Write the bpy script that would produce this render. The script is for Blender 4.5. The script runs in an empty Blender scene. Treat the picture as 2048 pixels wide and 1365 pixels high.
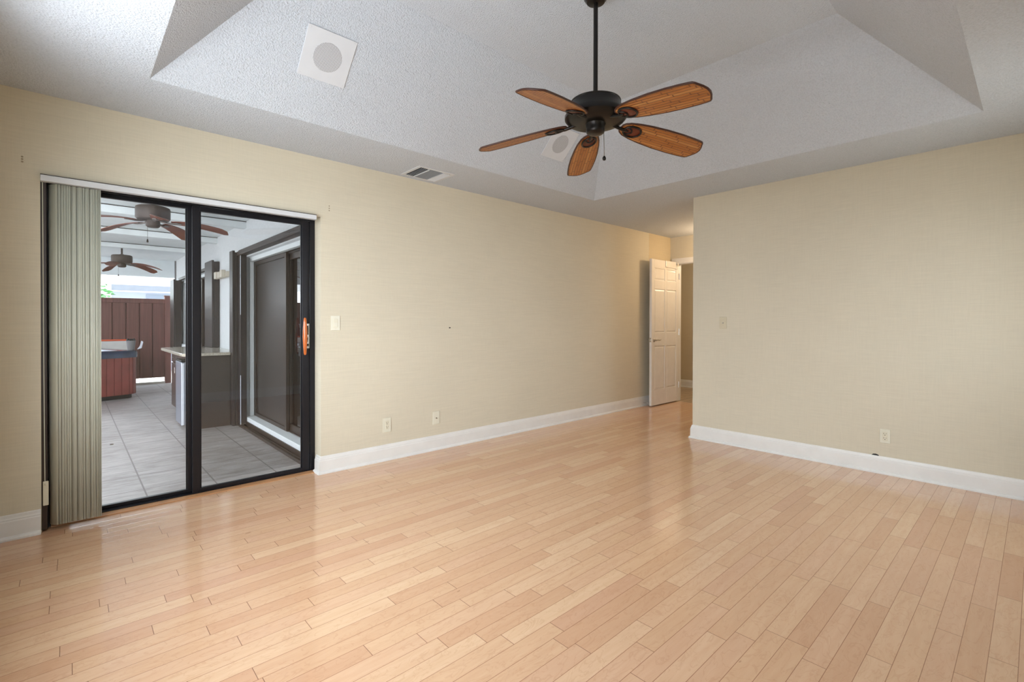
import bpy, bmesh, math, random
from mathutils import Vector, Matrix
PI = math.pi
rnd = random.Random(7)
C = bpy.context.scene.collection
sc = bpy.context.scene

# ------------------------------------------------------------------ camera
yaw, pitch, roll = math.radians(47.477), math.radians(-.345), math.radians(.098)
F = Vector((math.cos(yaw)*math.cos(pitch), math.sin(yaw)*math.cos(pitch), math.sin(pitch)))
R = Vector((math.sin(yaw), -math.cos(yaw), 0)); U = R.cross(F)
R2 = R*math.cos(roll) + U*math.sin(roll); U2 = -R*math.sin(roll) + U*math.cos(roll)
cam = bpy.data.cameras.new('camera'); camo = bpy.data.objects.new('camera', cam); C.objects.link(camo)
cam.sensor_width = 36; cam.lens = 965.378/2048*36
cam.shift_y = -(682.5-649.05)/2048
cam.clip_start = .02; cam.clip_end = 200
camo.matrix_world = Matrix(((R2.x, U2.x, -F.x, 0), (R2.y, U2.y, -F.y, 0), (R2.z, U2.z, -F.z, 1.182), (0, 0, 0, 1)))
sc.camera = camo

# ------------------------------------------------------------------ world, lights, exposure
w = bpy.data.worlds.new('world'); sc.world = w; w.use_nodes = True
bg = w.node_tree.nodes['Background']
bg.inputs[0].default_value = (.86, .93, 1, 1); bg.inputs[1].default_value = 7.0
sc.view_settings.view_transform = 'Standard'; sc.view_settings.look = 'None'
sc.view_settings.gamma = 1; sc.view_settings.use_curve_mapping = False
sc.view_settings.exposure = .33
sc.cycles.use_denoising = True
sc.cycles.max_bounces = 10; sc.cycles.diffuse_bounces = 6; sc.cycles.glossy_bounces = 4
sc.cycles.transparent_max_bounces = 12; sc.cycles.sample_clamp_indirect = 4

def area(name, loc, target, sx, sy, power, col, spread=180):
    l = bpy.data.lights.new(name, 'AREA'); l.shape = 'RECTANGLE'; l.size = sx; l.size_y = sy
    l.energy = power; l.color = col; l.spread = math.radians(spread)
    o = bpy.data.objects.new(name, l); C.objects.link(o); o.location = loc
    d = Vector(target) - Vector(loc)
    o.rotation_euler = d.to_track_quat('-Z', 'Y').to_euler()
    return o
# daylight pouring in through the wide window of the near wall (beside the camera's left shoulder)
area('daylight_near_window', (-1.15, .95, 1.35), (2.2, 3.744, .75), 2.6, 1.9, 40, (.92, .97, 1), 104)
# daylight thrown up by the sunlit ground outside the same window
area('ground_bounce_near_window', (-1.05, 2.1, .15), (1.3, 2.3, 2.44), 2.4, 1.0, 24, (1, .99, .97), 120)
# daylight through the tall rear window near the right wall (behind the camera)
area('daylight_rear_window', (3.6, -.95, 1.3), (3.3, 4, 1.0), 1.6, 2.2, 7, (.98, 1, .94))
# warm ceiling lamp in the hall beyond the white door
pl = bpy.data.lights.new('hall_lamp', 'POINT'); pl.energy = 20; pl.color = (1, .80, .58); pl.shadow_soft_size = .12
plo = bpy.data.objects.new('hall_lamp', pl); C.objects.link(plo); plo.location = (7.55, 3.05, 2.3)
# warm unseen lamp without a fixture, placed below the entry alcove ceiling
pa = bpy.data.lights.new('alcove_lamp', 'POINT'); pa.energy = 13; pa.color = (1, .70, .42); pa.shadow_soft_size = .05
pao = bpy.data.objects.new('alcove_lamp', pa); C.objects.link(pao); pao.location = (6.40, 2.82, 2.12)

# ------------------------------------------------------------------ helpers
class MB:
    def __init__(s): s.v = []; s.f = []
    def add(s, vs, fs):
        n = len(s.v); s.v += [tuple(map(float, v)) for v in vs]; s.f += [tuple(i+n for i in f) for f in fs]; return s
    def box(s, x0, x1, y0, y1, z0, z1, mat=None):
        vs = [(x, y, z) for z in (z0, z1) for y in (y0, y1) for x in (x0, x1)]
        if mat is not None: vs = [mat @ Vector(v) for v in vs]
        return s.add(vs, [(0, 2, 3, 1), (4, 5, 7, 6), (0, 1, 5, 4), (2, 6, 7, 3), (0, 4, 6, 2), (1, 3, 7, 5)])
    def quad(s, *p): return s.add(p, [tuple(range(len(p)))])
    def prism(s, pts, z0, z1, mat=None):
        n = len(pts); vs = [(p[0], p[1], z0) for p in pts] + [(p[0], p[1], z1) for p in pts]
        if mat is not None: vs = [mat @ Vector(v) for v in vs]
        return s.add(vs, [tuple(range(n))[::-1], tuple(range(n, 2*n))] + [(i, (i+1) % n, (i+1) % n+n, i+n) for i in range(n)])
    def lathe(s, prof, c=(0, 0, 0), n=40, mat=None):
        vs = []; fs = []; m = len(prof)
        for k in range(n):
            a = 2*PI*k/n
            for r, z in prof: vs.append(Vector((r*math.cos(a), r*math.sin(a), z)))
        if mat is not None: vs = [mat @ v for v in vs]
        vs = [v+Vector(c) for v in vs]
        for k in range(n):
            k2 = (k+1) % n
            for i in range(m-1): fs.append((k*m+i, k2*m+i, k2*m+i+1, k*m+i+1))
        if prof[0][0] > 1e-6: fs.append(tuple(k*m for k in range(n))[::-1])
        if prof[-1][0] > 1e-6: fs.append(tuple(k*m+m-1 for k in range(n)))
        return s.add(vs, fs)
    def tube(s, pts, r, n=10, closed=False):
        P = [Vector(p) for p in pts]; rr = r if isinstance(r, (list, tuple)) else [r]*len(P); vs = []; fs = []; m = len(P)
        for i, p in enumerate(P):
            a = P[(i-1) % m] if (closed or i > 0) else P[i]; b = P[(i+1) % m] if (closed or i < m-1) else P[i]
            d = (b-a).normalized(); h = Vector((0, 0, 1)) if abs(d.z) < .9 else Vector((1, 0, 0))
            e1 = d.cross(h).normalized(); e2 = d.cross(e1)
            for k in range(n): vs.append(p+(e1*math.cos(2*PI*k/n)+e2*math.sin(2*PI*k/n))*rr[i])
        for i in range(m if closed else m-1):
            j = (i+1) % m
            for k in range(n): k2 = (k+1) % n; fs.append((i*n+k, i*n+k2, j*n+k2, j*n+k))
        if not closed: fs += [tuple(range(n))[::-1], tuple((m-1)*n+k for k in range(n))]
        return s.add(vs, fs)
    def sweep(s, path, prof, flip=1):
        # profile (offset, height) swept along a floor polyline with mitred corners; offset goes to the left of travel * flip
        P = [Vector((p[0], p[1])) for p in path]; m = len(P); k = len(prof); vs = []; fs = []
        for i, p in enumerate(P):
            d1 = (P[i]-P[i-1]).normalized() if i else (P[1]-P[0]).normalized()
            d2 = (P[i+1]-P[i]).normalized() if i < m-1 else d1
            n1 = Vector((-d1.y, d1.x))*flip; n2 = Vector((-d2.y, d2.x))*flip
            nb = (n1+n2).normalized(); q = nb/max(.2, nb.dot(n1))
            for o, h in prof: vs.append((p.x+q.x*o, p.y+q.y*o, h))
        for i in range(m-1):
            for j in range(k): j2 = (j+1) % k; fs.append((i*k+j, i*k+j2, (i+1)*k+j2, (i+1)*k+j))
        fs += [tuple(range(k)), tuple((m-1)*k+j for j in range(k))[::-1]]
        return s.add(vs, fs)
    def build(s, name, m, parent=None, bevel=0, smooth=None, seg=2, solid=0):
        me = bpy.data.meshes.new(name); me.from_pydata(s.v, [], s.f)
        b = bmesh.new(); b.from_mesh(me); bmesh.ops.recalc_face_normals(b, faces=b.faces); b.to_mesh(me); b.free()
        me.materials.append(m)
        o = bpy.data.objects.new(name, me); C.objects.link(o)
        if parent is not None: o.parent = parent
        if solid:
            md = o.modifiers.new('solid', 'SOLIDIFY'); md.thickness = solid
        if bevel:
            md = o.modifiers.new('bevel', 'BEVEL'); md.width = bevel; md.segments = seg; md.limit_method = 'ANGLE'; md.angle_limit = math.radians(40)
        if smooth is not None:
            for p in me.polygons: p.use_smooth = True
            me.set_sharp_from_angle(angle=math.radians(smooth))
        return o
def tag(o, label=None, cat=None, group=None, kind=None):
    if label: o['label'] = label
    if cat: o['category'] = cat
    if group: o['group'] = group
    if kind: o['kind'] = kind
    return o
def empty(name, loc=(0, 0, 0), rz=0):
    o = bpy.data.objects.new(name, None); C.objects.link(o); o.location = loc; o.rotation_euler = (0, 0, rz); o.empty_display_size = .1; return o
def structure(o, label=None, cat=None): return tag(o, label, cat, None, 'structure')
def copy_tree(o, parent=None):
    c = o.copy(); C.objects.link(c); c.parent = parent
    for ch in list(o.children): copy_tree(ch, c)
    return c
def T(x, y, z): return Matrix.Translation((x, y, z))
def Rz(a): return Matrix.Rotation(a, 4, 'Z')
def Rx(a): return Matrix.Rotation(a, 4, 'X')
def Ry(a): return Matrix.Rotation(a, 4, 'Y')

# ------------------------------------------------------------------ materials
def srgb(r, g, b):
    f = lambda c: (c/255/12.92) if c/255 <= .04045 else ((c/255+.055)/1.055)**2.4
    return (f(r), f(g), f(b), 1)
class NM:
    def __init__(s, name):
        s.m = bpy.data.materials.new(name); s.m.use_nodes = True; s.t = s.m.node_tree; s.n = s.t.nodes; s.l = s.t.links
        s.p = s.n['Principled BSDF']; s.out = s.n['Material Output']
    def node(s, t, **k):
        x = s.n.new(t)
        for a, b in k.items(): setattr(x, a, b)
        return x
    def ln(s, a, b): s.l.new(a, b)
    def math(s, op, a, b=None, c=None):
        x = s.node('ShaderNodeMath', operation=op)
        for i, v in enumerate((a, b, c)):
            if v is None: continue
            if isinstance(v, (int, float)): x.inputs[i].default_value = v
            else: s.ln(v, x.inputs[i])
        return x.outputs[0]
    def mix(s, f, a, b, bt='MIX'):
        x = s.node('ShaderNodeMix', data_type='RGBA', blend_type=bt)
        for sock, v in ((x.inputs[0], f), (x.inputs[6], a), (x.inputs[7], b)):
            if isinstance(v, (int, float)): sock.default_value = v
            elif isinstance(v, tuple): sock.default_value = v
            else: s.ln(v, sock)
        return x.outputs[2]
    def ramp(s, f, stops):
        x = s.node('ShaderNodeValToRGB'); e = x.color_ramp.elements
        while len(e) < len(stops): e.new(.5)
        for i, (p, c) in enumerate(stops): e[i].position = p; e[i].color = c
        s.ln(f, x.inputs[0]); return x.outputs[0]
    def noise(s, vec, scale, detail=2, rough=.5):
        x = s.node('ShaderNodeTexNoise'); x.inputs['Scale'].default_value = scale; x.inputs['Detail'].default_value = detail; x.inputs['Roughness'].default_value = rough
        if vec is not None: s.ln(vec, x.inputs['Vector'])
        return x.outputs[0]
    def mapping(s, vec, sc_=(1, 1, 1), rot=(0, 0, 0), loc=(0, 0, 0)):
        x = s.node('ShaderNodeMapping'); x.inputs['Scale'].default_value = sc_; x.inputs['Rotation'].default_value = rot; x.inputs['Location'].default_value = loc
        s.ln(vec, x.inputs[0]); return x.outputs[0]
    def obj(s): return s.node('ShaderNodeTexCoord').outputs['Object']
    def bump(s, h, strength=.3, dist=.01):
        x = s.node('ShaderNodeBump'); x.inputs['Strength'].default_value = strength; x.inputs['Distance'].default_value = dist
        s.ln(h, x.inputs['Height']); s.ln(x.outputs[0], s.p.inputs['Normal']); return x
def plain(name, col, rough=.5, metal=0, spec=.5, var=0, vscale=8, coat=0):
    k = NM(name); k.p.inputs['Roughness'].default_value = rough; k.p.inputs['Metallic'].default_value = metal
    k.p.inputs['Specular IOR Level'].default_value = spec; k.p.inputs['Coat Weight'].default_value = coat
    nz = k.noise(k.obj(), vscale, 3)
    v = var if var else .03
    a = tuple(c*(1-v) for c in col[:3])+(1,); b = tuple(min(1, c*(1+v)) for c in col[:3])+(1,)
    k.ln(k.ramp(nz, [(.3, a), (.7, b)]), k.p.inputs['Base Color'])
    return k.m

def mat_wall(name, col, fine=True):
    k = NM(name); o = k.obj()
    n1 = k.noise(k.mapping(o, (6, 6, 170)), 1, 2)        # grass-cloth threads
    n2 = k.noise(k.mapping(o, (160, 160, 9)), 1, 2)
    n3 = k.noise(o, 1.3, 3)
    h = k.math('ADD', k.math('MULTIPLY', n1, .65), k.math('MULTIPLY', n2, .35))
    a = tuple(c*.95 for c in col[:3])+(1,); b = tuple(c*1.05 for c in col[:3])+(1,)
    c1 = k.ramp(h, [(.3, a), (.7, b)])
    c2 = k.mix(.12, c1, k.ramp(n3, [(.35, tuple(c*.85 for c in col[:3])+(1,)), (.65, tuple(min(1, c*1.12) for c in col[:3])+(1,))]))
    k.ln(c2, k.p.inputs['Base Color']); k.p.inputs['Roughness'].default_value = .8; k.p.inputs['Specular IOR Level'].default_value = .25
    k.bump(h, .12, .002)
    return k.m
WALL = mat_wall('wall_paper', srgb(208, 201, 182))
WALLW = mat_wall('wall_warm_tan', srgb(202, 189, 162))
def mat_ceiling():
    k = NM('popcorn_ceiling'); o = k.obj()
    v = k.node('ShaderNodeTexVoronoi'); v.inputs['Scale'].default_value = 120; k.ln(o, v.inputs['Vector'])
    n = k.noise(o, 110, 3, .6)
    h = k.math('SUBTRACT', n, k.math('MULTIPLY', v.outputs['Distance'], .5))
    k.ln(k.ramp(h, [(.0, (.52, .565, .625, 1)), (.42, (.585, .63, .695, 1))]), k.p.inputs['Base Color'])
    k.p.inputs['Roughness'].default_value = .9; k.p.inputs['Specular IOR Level'].default_value = .15
    k.bump(h, .85, .007)
    return k.m
CEIL = mat_ceiling()
def mat_floor():
    k = NM('maple_planks'); o = k.obj(); W = .0735
    sx = k.node('ShaderNodeSeparateXYZ'); k.ln(o, sx.inputs[0]); x, y = sx.outputs[0], sx.outputs[1]
    ys = k.math('DIVIDE', k.math('ADD', y, 1.0-.0105), W); row = k.math('FLOOR', ys); fy = k.math('FRACT', ys)
    def rand(v, seed):
        q = k.node('ShaderNodeTexWhiteNoise', noise_dimensions='2D'); cc = k.node('ShaderNodeCombineXYZ'); k.ln(v, cc.inputs[0]); cc.inputs[1].default_value = seed
        k.ln(cc.outputs[0], q.inputs['Vector']); return q.outputs['Value']
    L = k.math('ADD', k.math('MULTIPLY', rand(row, 3.3), .42), .42)
    xs = k.math('ADD', k.math('DIVIDE', x, L), k.math('MULTIPLY', rand(row, 9.1), 17.0)); col = k.math('FLOOR', xs); fx = k.math('FRACT', xs)
    cc = k.node('ShaderNodeCombineXYZ'); k.ln(row, cc.inputs[0]); k.ln(col, cc.inputs[1]); wn = k.node('ShaderNodeTexWhiteNoise', noise_dimensions='2D'); k.ln(cc.outputs[0], wn.inputs['Vector'])
    pid = wn.outputs['Value']
    # seam masks
    dy = k.math('MINIMUM', fy, k.math('SUBTRACT', 1.0, fy)); sy = k.math('LESS_THAN', dy, .0125)
    dx = k.math('MULTIPLY', k.math('MINIMUM', fx, k.math('SUBTRACT', 1.0, fx)), L); sxm = k.math('LESS_THAN', dx, .0011)
    # grain
    off = k.node('ShaderNodeCombineXYZ'); k.ln(k.math('MULTIPLY', pid, 40.0), off.inputs[1]); k.ln(k.math('MULTIPLY', pid, 13.0), off.inputs[0])
    va = k.node('ShaderNodeVectorMath', operation='ADD'); k.ln(o, va.inputs[0]); k.ln(off.outputs[0], va.inputs[1])
    g1 = k.noise(k.mapping(va.outputs[0], (3.0, 26, 1)), 1.6, 4, .6)
    g2 = k.noise(k.mapping(va.outputs[0], (9, 60, 1)), 2.5, 3, .6)
    base = k.ramp(pid, [(0, srgb(205, 162, 130)), (.18, srgb(212, 173, 139)), (.40, srgb(217, 180, 146)), (.6, srgb(213, 173, 142)), (.8, srgb(222, 188, 154)), (1, srgb(208, 166, 136))])
    grain = k.mix(k.math('MULTIPLY', k.math('SUBTRACT', g1, .35), .75), base, srgb(190, 140, 104))
    grain = k.mix(k.math('MULTIPLY', g2, .10), grain, srgb(228, 200, 170))
    g3 = k.node('ShaderNodeTexNoise'); g3.inputs['Scale'].default_value = 5.5; g3.inputs['Detail'].default_value = 3; g3.inputs['Distortion'].default_value = 2.2; k.ln(k.mapping(va.outputs[0], (1, 2.6, 1)), g3.inputs['Vector'])
    fig = k.math('ABSOLUTE', k.math('SUBTRACT', g3.outputs[0], .5))
    grain = k.mix(k.math('MULTIPLY', k.math('LESS_THAN', fig, .018), .13), grain, srgb(166, 112, 76))
    # small brown knots
    kn = k.noise(k.mapping(o, (9, 22, 1)), 1, 1); grain = k.mix(k.math('MULTIPLY', k.math('GREATER_THAN', kn, .80), .35), grain, srgb(120, 70, 40))
    c = k.mix(k.math('MULTIPLY', sy, .80), grain, srgb(128, 80, 52)); c = k.mix(k.math('MULTIPLY', sxm, .75), c, srgb(96, 56, 36))
    k.ln(c, k.p.inputs['Base Color'])
    k.p.inputs['Specular IOR Level'].default_value = .75
    k.ln(k.math('ADD', .09, k.math('MULTIPLY', g1, .10)), k.p.inputs['Roughness'])
    # each strip is very slightly cupped and the seams are micro-bevelled
    hh = k.math('ADD', k.math('MULTIPLY', k.math('MINIMUM', k.math('MULTIPLY', dy, 14.0), 1.0), .6), k.math('MULTIPLY', k.noise(k.mapping(o, (1.2, 7, 1)), 1.5, 1), .5))
    k.bump(hh, .10, .003)
    return k.m
FLOOR = mat_floor()
def mat_tile(name, w, x0, y0, c1, c2, grout, rough=.45, gw=.0055):
    k = NM(name); o = k.obj(); sx = k.node('ShaderNodeSeparateXYZ'); k.ln(o, sx.inputs[0])
    fx = k.math('DIVIDE', k.math('SUBTRACT', sx.outputs[0], x0-40*w), w); fy = k.math('DIVIDE', k.math('SUBTRACT', sx.outputs[1], y0-40*w), w)
    def edge(f): q = k.math('FRACT', f); return k.math('LESS_THAN', k.math('MINIMUM', q, k.math('SUBTRACT', 1.0, q)), gw/w)
    m = k.math('MAXIMUM', edge(fx), edge(fy))
    n = k.noise(k.mapping(o, (2.2, 10, 1)), 2.2, 6, .68); n2 = k.noise(o, 1.7, 3)
    c = k.ramp(k.math('ADD', k.math('MULTIPLY', n, .7), k.math('MULTIPLY', n2, .3)), [(.36, c1), (.64, c2)])
    k.ln(k.mix(m, c, grout), k.p.inputs['Base Color']); k.p.inputs['Roughness'].default_value = rough
    k.bump(k.math('SUBTRACT', k.math('MULTIPLY', n, .4), m), .15, .003)
    return k.m
PTILE = mat_tile('patio_tile', .455, .432, 4.77, srgb(128, 121, 118), srgb(176, 171, 169), srgb(112, 106, 104))
HTILE = mat_tile('hall_tile', .45, 7.0, 3.2, srgb(150, 130, 105), srgb(190, 168, 140), srgb(120, 100, 80))
TRIM = plain('white_trim_paint', srgb(226, 226, 224), .35)
DOORW = plain('white_door_paint', srgb(222, 219, 214), .33)
DARKAL = plain('dark_bronze_aluminium', srgb(25, 25, 31), .32, .3, .5)
DARKBR = plain('brown_aluminium', srgb(54, 43, 37), .4, .2)
SHUT = plain('shutter_brown', srgb(52, 45, 44), .45, .1)
CHROME = plain('chrome', (.72, .73, .74, 1), .18, 1)
NICKEL = plain('satin_nickel', (.45, .42, .38, 1), .3, 1)
ORWOOD = plain('orange_varnished_wood', srgb(192, 98, 38), .25, 0, .5, .12, 14, .4)
VINYL = plain('vane_vinyl', srgb(200, 202, 188), .45)
RAILM = plain('headrail_white', srgb(205, 208, 212), .35)
IVORY = plain('ivory_plastic', srgb(218, 215, 198), .3)
IVORYD = plain('ivory_plastic_insert', srgb(216, 211, 190), .3)
BLACK = plain('black_void', srgb(20, 18, 17), .6)
SPKW = plain('speaker_white', srgb(204, 208, 214), .5)
BRONZE = plain('oil_rubbed_bronze', srgb(24, 21, 18), .30, .4)
OUTBR = plain('fan_weathered_bronze', srgb(76, 65, 59), .5, .15)
OUTBL = plain('fan_mahogany_blade', srgb(112, 58, 38), .4, 0, .5, .15, 6)
SILV = plain('blade_bracket_grey', srgb(120, 112, 108), .35, .6)
STUCCO = NM('white_stucco')
_n = STUCCO.noise(STUCCO.obj(), 45, 4, .6); STUCCO.ln(STUCCO.ramp(_n, [(.3, srgb(214, 219, 222)), (.7, srgb(228, 232, 235))]), STUCCO.p.inputs['Base Color']); STUCCO.p.inputs['Roughness'].default_value = .85; STUCCO.bump(_n, .3, .004); STUCCO = STUCCO.m
PWHITE = plain('porch_white_paint', srgb(226, 232, 234), .6)
FENCE = NM('composite_fence')
_o = FENCE.obj(); _n = FENCE.noise(FENCE.mapping(_o, (30, 30, 1.5)), 1, 3); FENCE.ln(FENCE.ramp(_n, [(.3, srgb(88, 54, 50)), (.7, srgb(112, 70, 63))]), FENCE.p.inputs['Base Color']); FENCE.p.inputs['Roughness'].default_value = .6; FENCE = FENCE.m
TUBW = plain('tub_cedar_panel', srgb(122, 56, 50), .45, 0, .5, .15, 5)
TUBR = plain('tub_acrylic_shell', srgb(36, 52, 76), .06, 0, .5, .35, 5)
TUBI = plain('tub_inner_shell', srgb(205, 214, 226), .15)
PALE = plain('cover_pale_vinyl', srgb(206, 203, 198), .6, 0, .5, .08, 4)
REDO = plain('orange_red_edge', srgb(206, 84, 46), .5)
GREYP = plain('grey_plastic', srgb(112, 110, 112), .5)
CABD = plain('espresso_cabinet', srgb(62, 48, 46), .4, 0, .5, .08, 6)
PANELD = plain('espresso_panel', srgb(62, 54, 49), .5, 0, .5, .08, 4)
GRANITE = plain('speckled_granite', srgb(186, 178, 164), .15, 0, .5, .28, 90)
STEEL = plain('stainless_steel', (.36, .39, .46, 1), .42, 1)
STEELL = plain('pale_handle_strip', srgb(216, 220, 230), .3)
FIXT = plain('beige_fixture', srgb(196, 188, 172), .5)
HOUSEW = plain('neighbour_wall', srgb(150, 158, 172), .8)
SNOW = plain('neighbour_fascia_white', srgb(245, 246, 248), .6)
CONC = plain('pale_concrete', srgb(190, 186, 178), .8, 0, .5, .08, 2)
GRASS = plain('lawn', srgb(90, 120, 60), .9, 0, .2, .3, 20)
LEAF = plain('leaf_green', srgb(84, 140, 84), .6, 0, .3, .3, 6)
DRY = plain('dry_leaf', srgb(60, 44, 32), .8)
THRESH = plain('honey_threshold_wood', srgb(186, 138, 96), .3, 0, .5, .1, 12)
MEDAL = plain('carved_medallion', srgb(92, 38, 20), .35, 0, .5, .1, 10)
RIMM = plain('blade_rim_dark_cane', srgb(62, 30, 18), .4)
def mat_glass(name, tint, extra=0.0):
    k = NM(name); k.n.remove(k.p)
    tr = k.node('ShaderNodeBsdfTransparent'); tr.inputs[0].default_value = tint
    gl = k.node('ShaderNodeBsdfGlossy'); gl.inputs['Roughness'].default_value = .01; gl.inputs[0].default_value = (1, 1, 1, 1)
    fr = k.node('ShaderNodeFresnel'); fr.inputs['IOR'].default_value = 1.5
    # an explicit schlick-like weight works from both sides of the pane
    lw = k.node('ShaderNodeLayerWeight'); lw.inputs['Blend'].default_value = .5
    f = k.math('ADD', k.math('MULTIPLY', k.math('POWER', lw.outputs['Facing'], 4.0), .8), .06+extra)
    k.n.remove(fr)
    mx = k.node('ShaderNodeMixShader'); k.ln(f, mx.inputs[0]); k.ln(tr.outputs[0], mx.inputs[1]); k.ln(gl.outputs[0], mx.inputs[2]); k.ln(mx.outputs[0], k.out.inputs[0])
    return k.m
GLASS = mat_glass('clear_glass', (.96, .975, .97, 1))
GLASSD = mat_glass('tinted_dark_glass', (.10, .085, .075, 1), .03)
def mat_screen():
    k = NM('insect_screen'); k.n.remove(k.p)
    tr = k.node('ShaderNodeBsdfTransparent'); df = k.node('ShaderNodeBsdfDiffuse'); df.inputs[0].default_value = (.02, .02, .02, 1)
    mx = k.node('ShaderNodeMixShader'); mx.inputs[0].default_value = .22; k.ln(tr.outputs[0], mx.inputs[1]); k.ln(df.outputs[0], mx.inputs[2]); k.ln(mx.outputs[0], k.out.inputs[0]); return k.m
SCREEN = mat_screen()
MESHD = plain('brown_door_mesh', srgb(54, 47, 43), .42, 0, .5, .10, 1.2)
def mat_bamboo():
    k = NM('bamboo_slats'); o = k.obj(); sx = k.node('ShaderNodeSeparateXYZ'); k.ln(o, sx.inputs[0])
    ys = k.math('DIVIDE', k.math('ADD', sx.outputs[1], .5), .0185); row = k.math('FLOOR', ys); fy = k.math('FRACT', ys)
    wn = k.node('ShaderNodeTexWhiteNoise', noise_dimensions='1D'); k.ln(row, wn.inputs['W']); r = wn.outputs['Value']
    xs = k.math('ADD', k.math('DIVIDE', sx.outputs[0], .15), k.math('MULTIPLY', r, 5.0)); fx = k.math('FRACT', xs)
    node = k.math('LESS_THAN', k.math('ABSOLUTE', k.math('SUBTRACT', fx, .5)), .022)
    prof = k.math('SINE', k.math('MULTIPLY', fy, PI))
    gap = k.math('LESS_THAN', prof, .28)
    n = k.noise(k.mapping(o, (4, 60, 1)), 2, 2)
    c = k.ramp(k.math('ADD', k.math('MULTIPLY', r, .6), k.math('MULTIPLY', n, .4)), [(.2, srgb(146, 88, 38)), (.5, srgb(166, 108, 54)), (.8, srgb(184, 134, 78))])
    c = k.mix(k.math('MULTIPLY', gap, .75), c, srgb(96, 48, 20)); c = k.mix(k.math('MULTIPLY', node, .9), c, srgb(92, 46, 20))
    k.ln(c, k.p.inputs['Base Color']); k.p.inputs['Roughness'].default_value = .35
    k.bump(k.math('ADD', prof, k.math('MULTIPLY', node, .7)), .5, .004)
    return k.m
BAMBOO = mat_bamboo()
def mat_grille():
    k = NM('perforated_grille'); o = k.obj(); sx = k.node('ShaderNodeSeparateXYZ'); k.ln(o, sx.inputs[0])
    def f(v): q = k.math('FRACT', k.math('DIVIDE', k.math('ADD', v, 10.0), .0066)); return k.math('POWER', k.math('SUBTRACT', q, .5), 2.0)
    d = k.math('ADD', f(sx.outputs[0]), f(sx.outputs[1])); hole = k.math('LESS_THAN', d, .075)
    k.ln(k.mix(hole, srgb(196, 199, 204), srgb(70, 71, 74)), k.p.inputs['Base Color']); k.p.inputs['Roughness'].default_value = .6
    return k.m
GRILLE = mat_grille()

# ================================================================== ROOM SHELL
YW, XW, XN, YR, YC, XF, H = 3.744, 4.672, -.312, -.395, 2.373, 6.66, 2.44
OX0, OX1, OZ = -.117, 1.43, 1.985          # sliding door opening
m = MB(); m.box(XN-.2, XF+.0, YR-.15, YW+.085, -.05, 0)
structure(m.build('floor', FLOOR), 'glossy pale maple plank floor of the empty room', 'floor')
m = MB()
m.box(XN-.15, OX0, YW, YW+.2, -.3, 3.3).box(OX1, 6.07, YW, YW+.2, -.3, 3.3).box(OX0, OX1, YW, YW+.2, OZ, 3.3)
wl = structure(m.build('wall_left', WALL), 'long beige wall with the sliding glass door', 'wall')
m = MB(); m.box(6.07, XF, YW-.001, YW+.2, -.3, 3.3); m.build('tan_strip', WALLW, wl)['label'] = 'warmer tan strip of wall above the open door'  # end piece of the wall in a slightly warmer tan
m = MB(); m.prism([(XW, YR-.15), (XW+.12, YR-.15), (XW+.12, YC-.12), (XF, YC-.12), (XF, YC), (XW, YC)], -.05, 3.3)
structure(m.build('wall_right', WALL), 'plain beige wall on the right with a white outlet', 'wall')
# far wall of the entry alcove with the hall doorway (Y 2.86..3.64)
m = MB(); m.box(XF, XF+.12, 3.645, YW+.2, -.05, 3.3).box(XF, XF+.12, YC-.2, 2.86, -.05, 3.3).box(XF, XF+.12, 2.86, 3.645, 2.055, 3.3)
structure(m.build('wall_far', WALL), 'beige wall around the hall doorway', 'wall')
# near wall (left of the camera) with a wide glazed opening, and rear wall with a window, both out of the picture
m = MB(); m.box(XN-.15, XN, YR-.15, .35, -.05, 3.3).box(XN-.15, XN, 2.75, YW, -.05, 3.3).box(XN-.15, XN, .35, 2.75, 2.05, 3.3).box(XN-.15, XN, .35, 2.75, -.05, .7)
structure(m.build('wall_near', WALL), 'beige wall beside the camera with a wide window', 'wall')
m = MB(); m.box(XN, 3.2, YR-.15, YR, -.05, 3.3).box(4.0, XW, YR-.15, YR, -.05, 3.3).box(3.2, 4.0, YR-.15, YR, -.05, .9).box(3.2, 4.0, YR-.15, YR, 2.0, 3.3)
structure(m.build('wall_rear', WALL), 'beige wall behind the camera with a tall window', 'wall')
# tray ceiling: flat rim, four slopes, raised top
X0, X1, Y0, Y1, D, ZT = .311, 4.023, .227, 3.128, .603, 3.045
m = MB(); ex0, ex1, ey0, ey1 = XN-.1, XF+.05, YR-.1, YW+.05
m.quad((ex0, ey0, H), (X0, ey0, H), (X0, ey1, H), (ex0, ey1, H)); m.quad((X1, ey0, H), (ex1, ey0, H), (ex1, ey1, H), (X1, ey1, H))
m.quad((X0, ey0, H), (X1, ey0, H), (X1, Y0, H), (X0, Y0, H)); m.quad((X0, Y1, H), (X1, Y1, H), (X1, ey1, H), (X0, ey1, H))
lo = [(X0, Y0, H), (X1, Y0, H), (X1, Y1, H), (X0, Y1, H)]; hi = [(X0+D, Y0+D, ZT), (X1-D, Y0+D, ZT), (X1-D, Y1-D, ZT), (X0+D, Y1-D, ZT)]
for i in range(4): j = (i+1) % 4; m.quad(lo[i], lo[j], hi[j], hi[i])
m.quad(*hi)
structure(m.build('ceiling', CEIL), 'white popcorn tray ceiling with sloped sides', 'ceiling')
m = MB(); m.box(XN-.15, XF+.12, YR-.15, YW+.2, 3.2, 3.3); structure(m.build('ceiling', BLACK), 'attic deck above the room', 'ceiling')

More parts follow.
